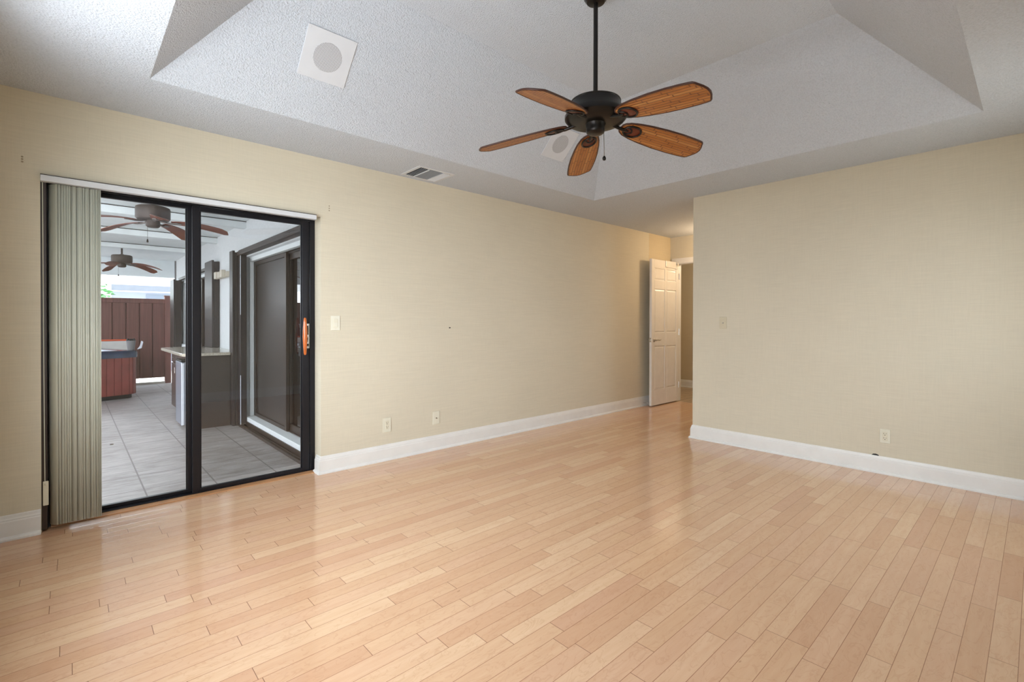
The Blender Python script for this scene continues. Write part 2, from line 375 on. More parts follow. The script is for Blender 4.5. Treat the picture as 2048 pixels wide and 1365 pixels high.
# baseboards
prof = [(0, 0), (.030, 0), (.030, .009), (.026, .017), (.017, .022), (.016, .098), (.013, .104), (.013, .110), (.009, .117), (.006, .130), (0, .134)]
m = MB(); m.sweep([(XN, YW), (-.119, YW)], prof, -1)
structure(m.build('baseboard_left', TRIM), 'short white baseboard left of the sliding door', 'baseboard')
m = MB(); m.sweep([(OX1, YW+.085), (OX1, YW), (XF, YW)], prof, -1)
structure(m.build('baseboard_left', TRIM), 'white baseboard along the long left wall', 'baseboard')
m = MB(); m.sweep([(XW, YR), (XW, YC), (XF, YC)], prof, 1)
br = structure(m.build('baseboard_right', TRIM), 'white baseboard along the right wall', 'baseboard')
m = MB(); m.prism([(0, 0), (.012, .012), (.03, .015), (.046, .010), (.052, 0)], -.0005, .0005, T(XW-.001, .888, .131) @ Rz(-PI/2) @ Rx(PI/2)); m.build('cable_gap', BLACK, br)  # flat dark sheet drawn for the shaded cable gap at the baseboard
m = MB(); m.sweep([(XN, YR), (XN, YW)], prof, -1)
structure(m.build('baseboard_near', TRIM), 'white baseboard of the wall beside the camera', 'baseboard')
m = MB(); m.sweep([(XN, YR), (XW, YR)], prof, 1); structure(m.build('baseboard_rear', TRIM), 'white baseboard behind the camera', 'baseboard')

# ================================================================== SLIDING GLASS DOOR
dd = empty('door_1', (OX0, 3.86, 0)); structure(dd, 'black aluminium sliding glass door onto the covered patio', 'door')
def ch(mb, name, mat, par, base, **k):
    bx, by, bz = base; mb.v = [(a-bx, b-by, c-bz) for a, b, c in mb.v]; return mb.build(name, mat, par, **k)
B1 = (OX0, 3.86, 0)
m = MB(); m.box(OX0, OX0+.03, 3.80, 3.95, 0, OZ).box(1.392, OX1, 3.862, 3.95, 0, OZ).box(OX0+.03, 1.392, 3.862, 3.95, 1.966, OZ).box(OX0+.03, 1.392, 3.862, 3.95, -.04, .012)
m.box(OX0+.03, OX0+.036, 3.80, 3.803, 0, OZ)
ch(m, 'outer_frame', DARKAL, dd, B1, bevel=.002)
m = MB(); m.box(OX0+.0, OX0+.024, 3.748, 3.80, .01, OZ-.005); ch(m, 'side_channel', DARKBR, dd, B1, bevel=.002)
def panel(name, x0, x1, y0, y1, sl, sr, z0=.012, z1=1.957, rb=.034, rt=.028, par=dd, glass=GLASS, B=B1, mat=DARKAL):
    m = MB(); m.box(x0, x0+sl, y0, y1, z0, z1).box(x1-sr, x1, y0, y1, z0, z1).box(x0+sl, x1-sr, y0, y1, z0, z0+rb).box(x0+sl, x1-sr, y0, y1, z1-rt, z1)
    g = (y1-y0)*.32
    m.box(x0+sl-.001, x0+sl+.008, y0+g, y1-g, z0+rb, z1-rt).box(x1-sr-.008, x1-sr+.001, y0+g, y1-g, z0+rb, z1-rt)
    o = ch(m, name, mat, par, B, bevel=.0015)
    q = MB(); ym = (y0+y1)/2; q.quad((x0+sl, ym, z0+rb), (x1-sr, ym, z0+rb), (x1-sr, ym, z1-rt), (x0+sl, ym, z1-rt)); ch(q, 'glass_pane', glass, o, B)
    return o
fixp = panel('fixed_panel', -.085, .64, 3.905, 3.935, .075, .05, z1=1.976, rt=.031, rb=.022)
slid = panel('sliding_panel', .612, 1.388, 3.866, 3.896, .046, .055, z1=1.962, rb=.025, rt=.032)
m = MB(); m.quad((.66, 3.944, .05), (1.38, 3.944, .05), (1.38, 3.944, 1.95), (.66, 3.944, 1.95)); ch(m, 'insect_screen', SCREEN, dd, B1)
# pull handle: turned orange wood on two chrome posts, chrome latch plate
m = MB(); m.lathe([(0, -.143), (.006, -.142), (.009, -.135), (.013, -.09), (.0165, -.03), (.0175, 0), (.0165, .04), (.0125, .10), (.009, .135), (.006, .142), (0, .143)], (1.332, 3.80, 1.065), 20)
h1 = ch(m, 'pull_handle', ORWOOD, slid, B1, smooth=40); h1['label'] = 'orange turned wood pull'
m = MB()
for z in (1.155, .975): m.tube([(1.332, 3.805, z), (1.345, 3.845, z), (1.368, 3.864, z)], .005)
m.box(1.358, 1.386, 3.858, 3.866, .968, 1.162)
ch(m, 'latch_plate', CHROME, slid, B1, bevel=.0015)
m = MB(); m.box(1.364, 1.377, 3.8555, 3.859, 1.075, 1.145).box(1.363, 1.379, 3.8555, 3.859, .985, 1.005).tube([(1.37, 3.852, 1.055), (1.366, 3.851, 1.02)], .004)
ch(m, 'latch_slot', BLACK, slid, B1)
m = MB(); m.box(1.325, 1.352, 3.90, 3.925, .905, 1.01).box(1.33, 1.35, 3.90, 3.918, 1.13, 1.16); ch(m, 'outer_pull', BLACK, slid, B1, bevel=.004)
m = MB(); m.box(-.079, -.052, 3.898, 3.905, .968, 1.162); ch(m, 'latch_plate', CHROME, fixp, B1, bevel=.0015)
m = MB(); m.box(-.074, -.06, 3.895, 3.899, 1.07, 1.14).box(-.074, -.06, 3.895, 3.899, .99, 1.03); ch(m, 'latch_slot', BLACK, fixp, B1)
# wooden threshold strip
m = MB(); m.box(OX0+.0, OX1, 3.80, 3.862, 0, .007); structure(m.build('trim_1', THRESH, bevel=.002), 'thin honey wood threshold strip under the sliding door', 'threshold')

# ================================================================== VERTICAL BLINDS
BB = (OX0, 3.72, 0); bl = empty('vertical_blinds', BB)
tag(bl, 'sage grey vertical blinds stacked at the left end of a long white headrail', 'blinds')
m = MB(); m.box(-.116, 1.384, 3.700, 3.7435, 1.951, 1.985); ch(m, 'headrail', RAILM, bl, BB, bevel=.003)
m = MB(); m.box(-.116, 1.386, 3.708, 3.7435, 1.985, 1.9905); ch(m, 'headrail_shadow_strip', DARKBR, bl, BB)  # thin dark strip drawn in as the shadow line above the headrail
def vane(x, ang, nm='vane', w=.089):
    pts = []; n = 8
    for i in range(n+1):
        t = (i/n-.5); pts.append((t*w, .011*(1-4*t*t)))
    vs = []; mt = T(x, 3.765, 0) @ Rz(ang)
    m = MB()
    up = [mt @ Vector((p[0], p[1], 1.948)) for p in pts]; dn = [mt @ Vector((p[0], p[1], .031)) for p in pts]
    m.add(up+dn, [(i, i+1, n+1+i+1, n+1+i) for i in range(n)])
    return ch(m, nm, VINYL, bl, BB, smooth=60, solid=.0012)
for i in range(16):
    vane(-.066+i*.0112+rnd.uniform(-.002, .002), math.radians(118+rnd.uniform(-5, 5)))
for i in range(4):
    vane(.112+i*.0065, math.radians(100+rnd.uniform(-3, 3)))
m = MB(); m.tube([(-.108, 3.742, 1.95), (-.106, 3.742, 1.1), (-.103, 3.742, .26)], .0022, 6); ch(m, 'pull_cord', VINYL, bl, BB)
m = MB(); m.box(-.111, -.088, 3.733, 3.745, .150, .285).box(-.105, -.094, 3.728, 3.735, .262, .275); t_ = ch(m, 'cord_tensioner', IVORYD, bl, BB, bevel=.003)

# ================================================================== WALL PLATES
def plate(name, pos, face, w_, h_, label, cat, kind, mat=IVORY):
    # local frame: x across, z up, -y out of the wall
    rz = 0 if face == 'left' else -PI/2
    r = empty(name, pos, rz); tag(r, label, cat)
    m = MB(); m.box(-w_/2, w_/2, -.006, -.0004, -h_/2, h_/2); m.build('cover_plate', mat, r, bevel=.0025)
    if kind == 'switch':
        m = MB(); m.box(-.0165, .0165, -.009, -.005, -.034, .034); m.build('rocker_frame', IVORYD, r, bevel=.001)
        m = MB(); m.prism([(-.005, -.030), (-.0095, 0), (-.012, .030), (-.005, .030)], -.0145, .0145, Ry(PI/2) @ Matrix(((0, 1, 0, 0), (1, 0, 0, 0), (0, 0, -1, 0), (0, 0, 0, 1)))); m.build('rocker', IVORY, r, bevel=.001)
    if kind == 'outlet':
        m = MB(); m.box(-.0165, .0165, -.0085, -.005, -.034, .034); m.build('receptacle', IVORYD, r, bevel=.002)
        m = MB()
        for z in (.0175, -.0165):
            m.box(-.0085, -.0062, -.0092, -.0080, z-.001, z+.0085).box(.0060, .0080, -.0092, -.0080, z, z+.0075)
            m.lathe([(0, 0), (.003, 0), (.003, .001), (0, .001)], (0, 0, 0), 10, T(0, -.0082, z-.008) @ Rx(PI/2))
        m.build('socket_slots', BLACK, r)
    if kind == 'coax':
        m = MB(); m.lathe([(0, 0), (.0075, 0), (.0065, .003), (.0048, .004), (.0048, .010), (.002, .010), (.0018, .006), (0, .006)], (0, 0, 0), 14, T(0.0, -.005, -.002) @ Rx(PI/2)); m.build('coax_jack', NICKEL, r, smooth=40)
    for z in (.042, -.042):
        m = MB(); m.lathe([(0, 0), (.0028, 0), (.0022, .0012), (0, .0014)], (0, 0, 0), 10, T(0, -.0058, z) @ Rx(PI/2)); m.build('plate_screw', IVORYD, r)
    return r
plate('light_switch', (1.544, YW, 1.166), 'left', .074, .116, 'ivory rocker light switch on left wall beside sliding glass door', 'light switch', 'switch')
plate('power_outlet', (1.989, YW, .298), 'left', .076, .122, 'ivory double outlet low on the left wall nearest the sliding door', 'outlet', 'outlet')
plate('cable_outlet', (2.486, YW, .293), 'left', .074, .118, 'ivory cable plate with one round jack low on the left wall', 'cable outlet', 'coax')
plate('power_outlet', (XW, .800, .294), 'right', .066, .108, 'white double outlet low on the right wall above the baseboard', 'outlet', 'outlet')
plate('cable_outlet', (XW, 2.065, 1.172), 'right', .070, .114, 'beige blank plate with one dark hole high on right wall near corner', 'cable outlet', 'coax', plain('plate_beige', srgb(200, 191, 166), .4))
m = MB(); m.lathe([(0, 0), (.006, 0), (.006, .002), (.002, .003), (.002, .012), (.0045, .013), (0, .015)], (0, 0, 0), 10, T(0, 0, 0) @ Rx(PI/2))
o = m.build('wall_nail', BRONZE); o.location = (2.636, YW, 1.121); tag(o, 'tiny dark nail in the middle of the left wall', 'nail')
for nm, x, zs, lb in (('wall_anchor', 1.497, (2.08, 2.062, 2.045), 'three small plugged screw holes above the right end of the headrail'), ('wall_anchor', -.187, (2.075, 2.062, 2.048), 'three small plugged screw holes on wall left of the sliding door')):
    m = MB()
    for z in zs: m.lathe([(0, .0), (.005, .0), (.004, .0012), (0, .0008)], (0, 0, 0), 10, T(0, 0, z-zs[1]) @ Rx(PI/2))
    o = m.build(nm, plain('plug_putty', srgb(150, 138, 118), .8)); o.location = (x, YW, zs[1]); tag(o, lb, 'wall anchor')

# ================================================================== CEILING SPEAKERS, VENT
sn = math.atan2(ZT-H, -D)   # slope direction up the left slope: -y, +z
def speaker(cx, label):
    cy = 2.835; cz = H+(Y1-cy)*(ZT-H)/D
    r = empty('ceiling_speaker', (cx, cy, cz)); r.rotation_euler = (PI-math.atan2(ZT-H, D)*1.0, 0, 0)
    tag(r, label, 'speaker', 'square flush speakers in the sloped ceiling')
    m = MB(); s = .142; m.box(-s, s, -s, s, .0, .007); m.build('speaker_frame', SPKW, r, bevel=.003)
    m = MB(); m.lathe([(0, .0085), (.081, .0085), (.083, .007), (.083, .006), (0, .006)], (0, 0, 0), 48); m.build('grille', GRILLE, r)
    for a in (-1, 1):
        for b in (-1, 1): m = MB(); m.lathe([(0, .0085), (.003, .008), (.0035, .0065)], (a*.128, b*.128, 0), 10); m.build('frame_screw', RAILM, r)
    return r
speaker(1.122, 'white square ceiling speaker with round grille, above the sliding door')
speaker(3.165, 'white square ceiling speaker half hidden behind the ceiling fan blades')
# supply vent
VB = (2.262, 3.53, H); v = empty('air_vent', VB); tag(v, 'white louvred air vent in the ceiling against the left wall', 'air vent')
m = MB(); hx, hy = .177, .155
m.box(-hx, -hx+.03, -hy, hy, -.006, 0).box(hx-.03, hx, -hy, hy, -.006, 0).box(-hx+.03, hx-.03, -hy, -hy+.03, -.006, 0).box(-hx+.03, hx-.03, hy-.03, hy, -.006, 0)
m.build('vent_frame', SPKW, v, bevel=.002)
m = MB(); m.box(-hx+.03, hx-.03, -hy+.03, hy-.03, -.0012, -.0004); m.build('vent_shade_sheet', BLACK, v)  # flat black sheet painted for the shade behind the louvres
m = MB()
for i in range(4):
    for sg in (-1, 1):
        x = sg*(.078+i*.018); m.box(-.009, .009, -hy+.03, hy-.03, -.0005, .0005, T(x, 0, -.007) @ Ry(sg*math.radians(40)))
for i in range(13):
    y = -hy+.035+i*.0195; m.box(-.066, .066, -.008, .008, -.0005, .0005, T(0, y, -.007) @ Rx(math.radians(48)))
m.box(-.069, -.065, -hy+.03, hy-.03, -.013, -.001).box(.065, .069, -hy+.03, hy-.03, -.013, -.001)
m.build('louvres', SPKW, v)
m = MB(); m.lathe([(0, -.006), (.009, -.005), (.016, -.002), (.02, 0)], (0, 0, 0), 12); o = m.build('ceiling_patch', CEIL, smooth=60); o.location = (2.80, 2.51, ZT-.0005); tag(o, 'small rough patch bump on the raised ceiling left of the fan pole', 'patch')

# ================================================================== MAIN CEILING FAN
FC = (2.167, 1.677, 0); fan = empty('ceiling_fan', FC)
tag(fan, 'dark bronze ceiling fan with five woven bamboo blades on a long pole', 'ceiling fan')
m = MB(); m.lathe([(.02, 2.955), (.05, 2.962), (.066, 2.985), (.072, 3.02), (.072, 3.044), (0, 3.045)], (0, 0, 0), 32); m.build('ceiling_canopy', BRONZE, fan, smooth=40)
m = MB(); m.lathe([(0, 2.40), (.0125, 2.40), (.0125, 2.97), (0, 2.97)], (0, 0, 0), 20); m.build('downrod', BRONZE, fan, smooth=40)
m = MB(); m.lathe([(0, 2.425), (.024, 2.425), (.03, 2.414), (.125, 2.412), (.139, 2.406), (.140, 2.401), (.138, 2.398), (.140, 2.385), (.147, 2.368), (.160, 2.346), (.171, 2.328), (.170, 2.312), (.155, 2.296), (.130, 2.286), (.085, 2.282), (0, 2.282)], (0, 0, 0), 56); m.build('motor_housing', BRONZE, fan, smooth=35)
m = MB(); m.lathe([(0, 2.285), (.058, 2.285), (.053, 2.272), (.051, 2.256), (.052, 2.248), (.0505, 2.243), (.049, 2.236), (.040, 2.229), (.012, 2.226), (0, 2.226)], (0, 0, 0), 36); m.build('switch_housing', BRONZE, fan, smooth=35)
m = MB(); m.tube([(.050, -.020, 2.255), (.052, -.022, 2.11)], .0022, 6); pc = m.build('pull_chain', NICKEL, fan)
m = MB(); m.lathe([(0, .014), (.004, .013), (.0095, .004), (.0105, -.002), (.008, -.010), (0, -.013)], (.052, -.022, 2.10), 16); m.build('chain_ball', BRONZE, pc, smooth=60)
def leaf_outline(sh=0.0):
    prof_ = [(.165, .022), (.175, .036), (.20, .052), (.25, .066), (.32, .077), (.42, .086), (.52, .088), (.60, .085), (.645, .081), (.660, .078), (.668, .070), (.688, .035), (.696, .012)]
    a = [(r, h-sh) for r, h in prof_]; b = [(r, -(h-sh)) for r, h in prof_][::-1]
    return a+b
ol = leaf_outline()
bm_ = MB(); bm_.prism(ol, -.0035, .0035); rim_ = MB(); rim_.tube([(p[0], p[1], 0) for p in ol], .0052, 8, closed=True)
iron = MB()
iron.tube([(.055, 0, .022), (.09, 0, .004), (.13, 0, -.006), (.175, 0, -.010), (.21, 0, -.010)], [.011, .010, .009, .010, .006], 8)
ell = [(.235+.052*math.cos(2*PI*k/28), .044*math.sin(2*PI*k/28), -.009) for k in range(28)]
iron.tube(ell, .0055, 8, closed=True)
iron.tube([(.20, .026, -.010), (.222, .018, -.012), (.232, 0, -.013), (.222, -.018, -.012), (.20, -.026, -.010)], .005, 8)
med = MB(); med.lathe([(0, -.011), (.55, -.010), (.9, -.0065), (1, -.004)], (0, 0, 0), 28); med.v = [(.236+x*.060, y*.047, z) for x, y, z in med.v]
droop = math.radians(8.2)
for kx in range(5):
    a = math.radians(-96.4+72*kx)
    M = Rz(a) @ T(.055, 0, 2.302) @ Ry(droop) @ T(-.055, 0, 0)
    Mp = M @ Rx(math.radians(-13))
    if kx == 0:
        b0 = bm_.build('blade', BAMBOO, fan); r0 = rim_.build('blade_rim', RIMM, b0, smooth=60)
        i0 = iron.build('blade_iron', BRONZE, fan, smooth=50); m0 = med.build('medallion', MEDAL, i0, smooth=50)
        b, i_ = b0, i0
    else:
        b = b0.copy(); C.objects.link(b); b.parent = fan; rr = r0.copy(); C.objects.link(rr); rr.parent = b
        i_ = i0.copy(); C.objects.link(i_); i_.parent = fan; mm = m0.copy(); C.objects.link(mm); mm.parent = i_
    b.matrix_local = Mp; i_.matrix_local = Mp

# ================================================================== WHITE PANEL DOOR, CASING, HALL
DB = (6.66, 3.62, 0); wd = empty('door_2', DB); structure(wd, 'white six panel door standing open against the left wall', 'door')
dx0, dx1 = 5.915, 6.657; yf, yb = 3.602, 3.638
def six_panel():
    m = MB(); xs = [dx0, 5.99, 6.262, 6.312, 6.578, dx1]; zs = [.015, .232, .838, 1.027, 1.637, 1.765, 1.928, 2.052]
    # recessed core and raised fields
    m.box(dx0, dx1, yf+.008, yb-.008, zs[0], zs[-1])
    for side in (0, 1):
        ya, yb2 = (yf, yf+.009) if side == 0 else (yb-.009, yb)
        m.box(xs[0], xs[1], ya, yb2, zs[0], zs[-1]).box(xs[4], xs[5], ya, yb2, zs[0], zs[-1]).box(xs[2], xs[3], ya, yb2, zs[0], zs[-1])
        for a, b in ((zs[0], zs[1]), (zs[2], zs[3]), (zs[4], zs[5]), (zs[6], zs[7])):
            m.box(xs[1], xs[2], ya, yb2, a, b).box(xs[3], xs[4], ya, yb2, a, b)
    return m
m = six_panel(); ch(m, 'door_slab', DOORW, wd, DB, bevel=.003)
m = MB()
for xa, xb in ((5.99, 6.262), (6.312, 6.578)):
    for za, zb in ((.232, .838), (1.027, 1.637), (1.765, 1.928)):
        i = .026
        outer = [(xa+.006, yf+.0085, za+.006), (xb-.006, yf+.0085, za+.006), (xb-.006, yf+.0085, zb-.006), (xa+.006, yf+.0085, zb-.006)]
        inner = [(xa+i, yf+.002, za+i), (xb-i, yf+.002, za+i), (xb-i, yf+.002, zb-i), (xa+i, yf+.002, zb-i)]
        m.add(outer+inner, [(0, 1, 5, 4), (1, 2, 6, 5), (2, 3, 7, 6), (3, 0, 4, 7), (4, 5, 6, 7)])
ch(m, 'raised_panels', DOORW, wd, DB)
def lever(y, sgn, nm):
    m = MB(); m.lathe([(0, 0), (.027, 0), (.027, .004), (.022, .009), (.011, .012), (.010, .045), (0, .045)], (0, 0, 0), 20, T(5.975, y, .925) @ Rx(PI/2*sgn))
    yy = y-.043*sgn
    m.tube([(5.975, yy, .925), (6.01, yy, .930), (6.05, yy, .922), (6.085, yy, .928)], [.010, .008, .007, .006], 8)
    return ch(m, nm, NICKEL, wd, DB, smooth=50)
lever(yf, 1, 'lever_handle'); lever(yb, -1, 'lever_handle')
m = MB(); m.box(5.9135, 5.9152, 3.608, 3.632, .90, .955).box(5.905, 5.914, 3.613, 3.627, .918, .936); ch(m, 'latch_bolt', CHROME, wd, DB)
for z in (.25, 1.03, 1.85):
    m = MB(); m.tube([(6.656, 3.597, z-.045), (6.656, 3.597, z+.045)], .006, 8); ch(m, 'hinge', NICKEL, wd, DB)
# over-door hook strip at the top of the door
HB = (6.40, 3.60, 2.05); hk = empty('over_door_hook', HB); tag(hk, 'white and chrome over-door hook strip at the top of the open door', 'door hook')
m = MB(); m.box(6.275, 6.56, 3.594, 3.600, 1.958, 2.0535).box(6.275, 6.56, 3.600, 3.645, 2.0525, 2.055); ch(m, 'hook_plate', DOORW, hk, HB, bevel=.001)
m = MB(); m.box(6.555, 6.60, 3.592, 3.600, 1.945, 2.045); ch(m, 'bright_bracket', CHROME, hk, HB, bevel=.001)
m = MB(); m.tube([(6.277, 3.593, 2.05), (6.277, 3.592, 1.965), (6.285, 3.588, 1.958), (6.30, 3.585, 1.962)], .0025, 6); ch(m, 'wire_hook', NICKEL, hk, HB)
# casing round the doorway (room side) and jamb
m = MB(); m.box(XF-.018, XF, 3.646, 3.71, 0, 2.12).box(XF-.018, XF, 2.79, 2.858, 0, 2.12).box(XF-.018, XF, 2.858, 3.646, 2.045, 2.12)
m.box(XF, XF+.12, 3.632, 3.6455, 0, 2.05).box(XF, XF+.12, 2.859, 2.874, 0, 2.05).box(XF, XF+.12, 2.874, 3.632, 2.035, 2.052)
structure(m.build('trim_2', TRIM, bevel=.003), 'white casing around the hall doorway', 'door casing')
# spring door stop on the baseboard
m = MB()
sp = [(0+.0045*math.cos(k*.9), -.018-.0011*k, .0045*math.sin(k*.9)) for k in range(58)]
m.tube(sp, .0014, 6)
ds = m.build('door_stop', NICKEL); ds.location = (5.905, YW, .052); tag(ds, 'springy white tipped door stop on the baseboard behind the open door', 'door stop')
m = MB(); m.lathe([(0, 0), (.008, 0), (.008, .010), (0, .012)], (0, 0, 0), 12, T(0, -.080, 0) @ Rx(PI/2)); m.build('rubber_tip', TRIM, ds)
# hall
m = MB(); m.box(XF, 9.0, 2.0, 5.5, -.05, -.0005); structure(m.build('floor', HTILE), 'beige tiled floor of the hall beyond the white door', 'floor')
m = MB(); m.box(8.19, 8.31, 2.0, 5.5, -.05, 2.6).box(XF+.12, 8.2, 5.4, 5.5, -.05, 2.6).box(XF+.12, 8.2, 2.0, 2.1, -.05, 2.6).box(XF, XF+.12, YW+.2, 5.5, -.05, 2.6)
structure(m.build('wall_hall', WALLW), 'tan hall wall seen through the doorway', 'wall')
m = MB(); m.box(XF, 8.31, 2.0, 5.5, 2.44, 2.5); structure(m.build('ceiling', CEIL), 'hall ceiling beyond the doorway', 'ceiling')
m = MB(); m.sweep([(8.19, 2.1), (8.19, 5.4)], prof, 1); structure(m.build('baseboard_hall', TRIM), 'white baseboard at the end of the hall', 'baseboard')

# ================================================================== COVERED PATIO
G = -.15
PX0 = -3.0   # open side of the porch
m = MB(); m.box(PX0, 1.66, YW+.2, 12.62, G-.1, G); structure(m.build('floor', PTILE), 'grey stone tiled floor of the covered patio', 'floor')
m = MB(); m.box(PX0-.4, 1.8, YW+.2, 12.5, 2.44, 2.5); structure(m.build('ceiling', PWHITE), 'white painted ceiling of the covered patio', 'ceiling')
m = MB(); m.box(PX0-.4, 7.5, YW+.2, 12.5, 2.62, 2.7); structure(m.build('ceiling', PWHITE), 'roof deck above the covered patio', 'ceiling')
for y, z0, lb in ((6.768, 2.352, 'nearest white ceiling beam over the patio'), (8.374, 2.352, 'second white ceiling beam over the patio'), (9.98, 2.36, 'third white ceiling beam over the patio')):
    m = MB(); m.box(PX0, 1.66, y, y+.09, z0, 2.436); structure(m.build('trim_3', PWHITE, bevel=.003), lb, 'ceiling beam')
    m = MB(); m.box(PX0, 1.66, y-.006, y, 2.43, 2.4365); structure(m.build('beam_shadow_strip', DARKBR), 'dark strip painted as the shadow gap along the %s' % lb.replace('white ', ''), 'shadow strip')  # solid dark strip stands in for the shade where beam meets ceiling
m = MB(); m.box(PX0, 1.66, 12.38, 12.5, 2.09, 2.44); structure(m.build('trim_5', PWHITE), 'white header beam at the far end of the patio', 'header beam')
m = MB(); m.box(PX0, PX0+.12, YW+.2, 12.5, 2.2, 2.44); structure(m.build('trim_6', PWHITE), 'white header beam along the open side of the patio', 'header beam')
# house wing: wall X=1.65 with two recessed openings
WX = 1.65; a0, a1, az = 4.30, 6.86, 1.99; b0_, b1_, bz0, bz1 = 8.75, 11.80, .70, 1.985
m = MB(); XB = 1.95
m.box(WX, XB, YW+.2, a0, G, 2.5).box(WX, XB, a1, b0_, G, 2.5).box(WX, XB, b1_, 12.5, G, 2.5).box(WX, XB, a0, a1, az, 2.5).box(WX, XB, b0_, b1_, bz1, 2.5).box(WX, XB, b0_, b1_, G, bz0).box(WX, XB, a0, a1, G, -.04)
wp = structure(m.build('wall_patio', STUCCO), 'white stucco wall of the house wing beside the patio', 'wall')
m = MB(); m.box(WX+.001, 1.76, a0, a1, -.080, -.032); structure(m.build('trim_7', PWHITE, bevel=.004), 'white concrete sill under the patio sliding door', 'door sill')
# white reveal frame
m = MB(); m.box(1.70, 1.745, a1-.055, a1, -.04, az).box(1.70, 1.745, a0, a1-.055, az-.05, az); structure(m.build('trim_8', PWHITE), 'white frame around the patio sliding door', 'frame')
E1 = (1.76, 5.5, -.04); d3 = empty('door_3', E1); structure(d3, 'dark sliding glass door in the house wing beside the patio', 'door')
def vpanel(name, y0, y1, x, z0, z1, st, par, E, glass=GLASSD, mat=DARKBR, th=.035):
    m = MB(); m.box(x, x+th, y0, y0+st, z0, z1).box(x, x+th, y1-st, y1, z0, z1).box(x, x+th, y0+st, y1-st, z0, z0+st*.9).box(x, x+th, y0+st, y1-st, z1-st*.9, z1)
    o = ch(m, name, mat, par, E, bevel=.002)
    q = MB(); xm = x+th/2; q.quad((xm, y0+st, z0+st*.9), (xm, y1-st, z0+st*.9), (xm, y1-st, z1-st*.9), (xm, y0+st, z1-st*.9)); ch(q, 'glass_pane', glass, o, E)
    return o
vpanel('sliding_panel', 5.58, 6.81, 1.752, -.04, 1.94, .055, d3, E1, glass=MESHD)
vpanel('fixed_panel', a0, 5.68, 1.795, -.04, 1.94, .09, d3, E1)
m = MB(); m.box(1.78, 1.84, a0, a1-.05, 1.925, 1.95).box(1.78, 1.84, a0, a1-.05, -.045, -.03); ch(m, 'head_track', DARKBR, d3, E1)
# room behind that glass: dim wall with cabinet
m = MB(); m.box(3.4, 3.5, 4.0, 12.4, G, 2.4).box(XB, 3.5, 3.96, 4.0, G, 2.4).box(XB, 3.5, 7.4, 7.45, G, 2.4).box(XB, 3.5, 12.4, 12.45, G, 2.4)
structure(m.build('wall_wing', plain('wing_wall_brown', srgb(150, 110, 90), .8)), 'brownish wall inside the house wing', 'wall')
m = MB(); m.box(XB, 3.5, 4.0, 12.4, G-.02, G+.1); structure(m.build('floor', plain('wing_floor_red', srgb(140, 70, 70), .5)), 'reddish floor inside the house wing', 'floor')
# hurricane shutters
def folded(par, E, x0, x1, y0, y1, z0, z1, nm='folded_stack'):
    m = MB(); n = 5; dy = (y1-y0)/n
    m.box(x0, x0+.028, y0, y1, z0, z1+.02)
    for i in range(n):
        m.box(x0+.03, x1, y0+i*dy+.002, y0+(i+1)*dy-.002, z0, z1)
    return ch(m, nm, SHUT, par, E, bevel=.003)
S1 = (1.58, 6.99, G); s1 = empty('hurricane_shutter', S1); tag(s1, 'brown folding storm shutter stacked beside patio sliding door, nearest the counter', 'storm shutter')
folded(s1, S1, 1.515, 1.648, 6.86, 7.02, G+.003, 2.05)
m = MB(); m.box(1.562, 1.648, YW+.5, 6.86, 2.005, 2.03).box(1.562, 1.575, YW+.5, 6.86, 2.03, 2.055).box(1.58, 1.648, YW+.5, 6.86, 2.03, 2.075); ch(m, 'top_track', DARKBR, s1, S1, bevel=.002)
m = MB(); m.box(1.572, 1.648, YW+.5, 6.86, G+.002, G+.012).box(1.572, 1.582, YW+.5, 6.86, G+.012, G+.028).box(1.602, 1.610, YW+.5, 6.86, G+.012, G+.030).box(1.636, 1.648, YW+.5, 6.86, G+.012, -.082); ch(m, 'floor_track', DARKBR, s1, S1, bevel=.001)
m = MB(); m.box(1.578, 1.648, 6.745, 6.858, G+.03, 2.004); ch(m, 'end_post', SHUT, s1, S1, bevel=.003)
m = MB(); m.tube([(1.577, 6.738, 2.0), (1.577, 6.738, 1.26)], .0045, 6); rd = ch(m, 'locking_rod', STEELL, s1, S1); rd['label'] = 'thin white upper rod'
m = MB(); m.tube([(1.577, 6.738, .50), (1.577, 6.738, -.115)], .0045, 6); rd = ch(m, 'locking_rod', STEELL, s1, S1); rd['label'] = 'thin white lower rod'
S2 = (1.58, 8.6, .8); s2 = empty('hurricane_shutter', S2); tag(s2, 'brown folding storm shutter framing the window behind the patio counter', 'storm shutter')
folded(s2, S2, 1.548, 1.647, 8.225, 8.74, .789, 2.06)
folded(s2, S2, 1.52, 1.647, 11.55, 12.0, .55, 1.985)
m = MB(); m.box(1.60, 1.648, 8.74, 11.55, 1.985, 2.03); ch(m, 'top_track', DARKBR, s2, S2, bevel=.002)
# window behind the counter
E2 = (1.72, 10, .8); w1 = empty('window_1', E2); structure(w1, 'white framed sliding window behind the patio counter', 'window')
m = MB(); m.box(1.70, 1.745, b0_, b1_, bz1-.05, bz1).box(1.70, 1.745, b1_-.10, b1_, bz0, bz1-.05).box(1.66, 1.745, b0_, b1_, bz0, bz0+.02); ch(m, 'window_frame', PWHITE, w1, E2)
vpanel('window_sash', 10.15, 11.70, 1.755, .72, 1.93, .045, w1, E2); vpanel('window_sash', b0_, 10.2, 1.795, .72, 1.93, .045, w1, E2)
